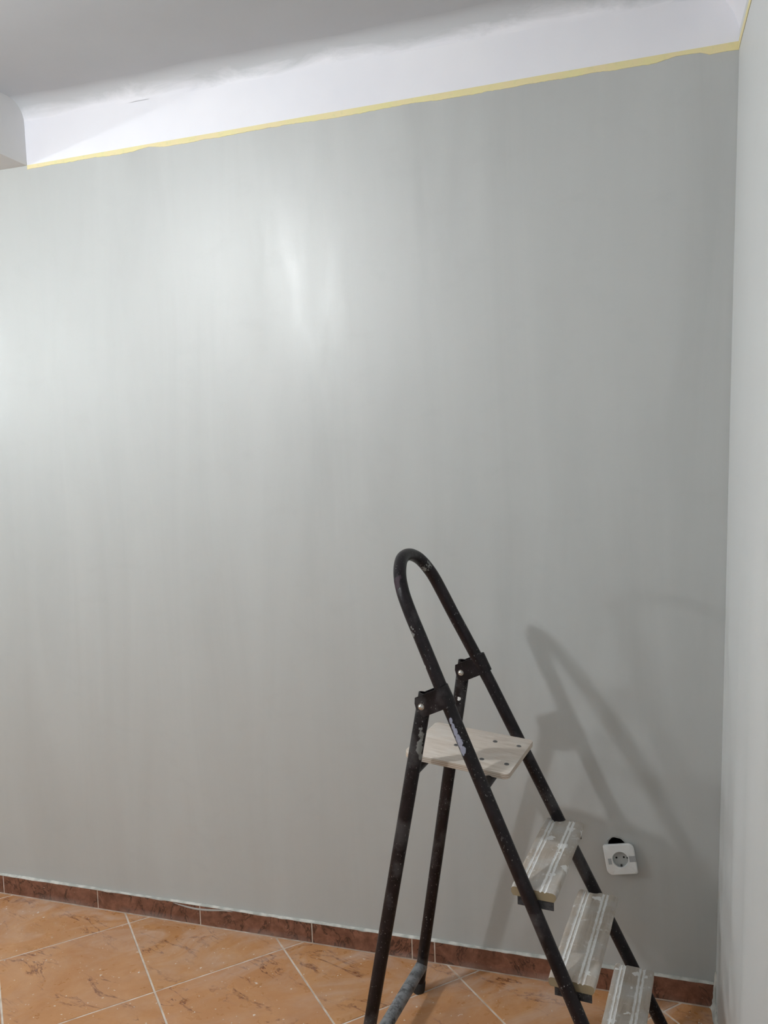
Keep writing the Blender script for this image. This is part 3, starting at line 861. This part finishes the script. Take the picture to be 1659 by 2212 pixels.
# local: x right, z up, -y towards the room
def plate_outline(h, radii, n=72):
    """rounded square sampled at even angles, so it pairs with the round well"""
    pts = []
    quad = {(1, 1): radii[0], (-1, 1): radii[1], (-1, -1): radii[2], (1, -1): radii[3]}
    for k in range(n):
        a = 2*pi*(k+0.5)/n; c_, s_ = math.cos(a), math.sin(a)
        sx, sz = (1 if c_ > 0 else -1), (1 if s_ > 0 else -1)
        r = quad[(sx, sz)]
        t = h/max(abs(c_), abs(s_)); px, pz = abs(c_)*t, abs(s_)*t
        cx_ = h-r
        if px > cx_ and pz > cx_:
            b_ = -(abs(c_)+abs(s_))*cx_; cc = 2*cx_*cx_-r*r
            t = -b_+math.sqrt(max(0, b_*b_-cc)); px, pz = abs(c_)*t, abs(s_)*t
        pts.append((px*sx, pz*sz))
    return pts
H = 0.0375
rad = (0.013, 0.003, 0.015, 0.003)
layers = [(-0.002, H-0.0015), (-0.010, H), (-0.0125, H-0.0006), (-0.0140, H-0.0025)]
bm = bmesh.new(); rings = []
for (y, h) in layers:
    base_ = plate_outline(H, rad)
    rings.append([bm.verts.new((px*h/H, y, pz*h/H)) for px, pz in base_])
NP = len(rings[0])
for a, b in zip(rings, rings[1:]):
    for i in range(NP): bm.faces.new((a[i], a[(i+1) % NP], b[(i+1) % NP], b[i]))
bm.faces.new(rings[0][::-1])
# face with the round well: bridge outline to circle (same count, matched by angle)
RW = 0.0195
cir = []
for (px, pz) in plate_outline(H, rad):
    a = math.atan2(pz, px); cir.append((math.cos(a), math.sin(a)))
c1 = [bm.verts.new((RW*1.12*c_, -0.0140, RW*1.12*s_)) for c_, s_ in cir]
c2 = [bm.verts.new((RW*1.10*c_, -0.0150, RW*1.10*s_)) for c_, s_ in cir]
c3 = [bm.verts.new((RW*0.99*c_, -0.0150, RW*0.99*s_)) for c_, s_ in cir]
c4 = [bm.verts.new((RW*0.96*c_, -0.0040, RW*0.96*s_)) for c_, s_ in cir]
for a, b in ((rings[-1], c1), (c1, c2), (c2, c3), (c3, c4)):
    for i in range(NP): bm.faces.new((a[i], a[(i+1) % NP], b[(i+1) % NP], b[i]))
bm.faces.new(c4)
bmesh.ops.remove_doubles(bm, verts=bm.verts, dist=1e-6)
build('plate', bm, M_plast, sock, autosmooth=0.6)
mi = NT('grey_socket_insert'); mi.base(lin((172, 174, 173))); mi.rough(0.45)
bm = bmesh.new(); tube(bm, [(0, -0.0042, 0), (0, -0.0062, 0)], 0.0187, 36); well = build('insert', bm, mi.m, sock, autosmooth=0.6)
for (px, pz) in ((-0.0090, 0.0030), (0.0090, 0.0030)):
    bm = bmesh.new(); tube(bm, [(px, -0.0060, pz), (px, -0.0066, pz)], 0.0024, 14); build('pin_hole', bm, M_black, sock)
mk = NT('dark_metal_clip'); mk.base((0.06, 0.06, 0.06, 1)); mk.b.inputs['Metallic'].default_value = 0.6; mk.rough(0.4)
for (px, pz, wx, wz) in ((0.0, -0.0160, 0.0022, 0.0024), (0.0172, 0.0018, 0.0018, 0.0013)):
    bm = bmesh.new(); box(bm, (px-wx, -0.0105, pz-wz), (px+wx, -0.0058, pz+wz), 0.0004, 1); build('earth_clip', bm, mk.m, sock)
# strip of grey tape across the plate, broken by the well
mg2 = NT('grey_tape'); mg2.base(lin((160, 162, 164))); mg2.rough(0.5)
for (a, b, z_) in ((-0.0300, -0.0215, -0.003), (0.0215, 0.0373, 0.0000)):
    bm = bmesh.new(); box(bm, (a, -0.0145, z_-0.0072), (b, -0.0138, z_+0.0072)); build('tape_strip', bm, mg2.m, sock)
# mounting frame and claws behind the plate
bm = bmesh.new(); box(bm, (-0.024, -0.0025, -0.022), (0.024, 0.0, 0.022), 0.001, 1)
build('mounting_frame', bm, mk.m, sock)

# ------------------------------------------------------------ the room's lamps (outside the frame)
def bulb(pos, r, strength, label, cordtop, shade=None):
    t = thing('light_bulb', label, 'light bulb', pos)
    me_ = NT('glowing_bulb'); em = me_.n('ShaderNodeEmission'); em.inputs['Color'].default_value = (0.955, 0.985, 1.0, 1); em.inputs['Strength'].default_value = strength
    me_.l(em.outputs[0], me_.t.nodes['Material Output'].inputs['Surface'])
    bm = bmesh.new(); bmesh.ops.create_uvsphere(bm, u_segments=16, v_segments=10, radius=r)
    build('glass', bm, me_.m, t, smooth=True)
    bm = bmesh.new(); tube(bm, [(0, 0, r*0.85), (0, 0, r+0.02), (0, 0, r+0.055), (0, 0, r+0.06)], [r*0.62, r*0.6, r*0.5, 0.008], 20)
    build('lamp_holder', bm, M_black, t)
    bm = bmesh.new(); tube(bm, [(0, 0, r+0.055), (0, 0, cordtop-pos[2])], 0.003, 8)
    build('cord', bm, M_black, t)
    return t
bulb(BULB_POS, BULB_R, BULB_STRENGTH, 'bare bulb hanging nearest the grey wall', ZC)
bulb(FAR_BULB_POS, FAR_BULB_R, FAR_BULB_STRENGTH, 'second bare bulb hanging far to the left', ZC)
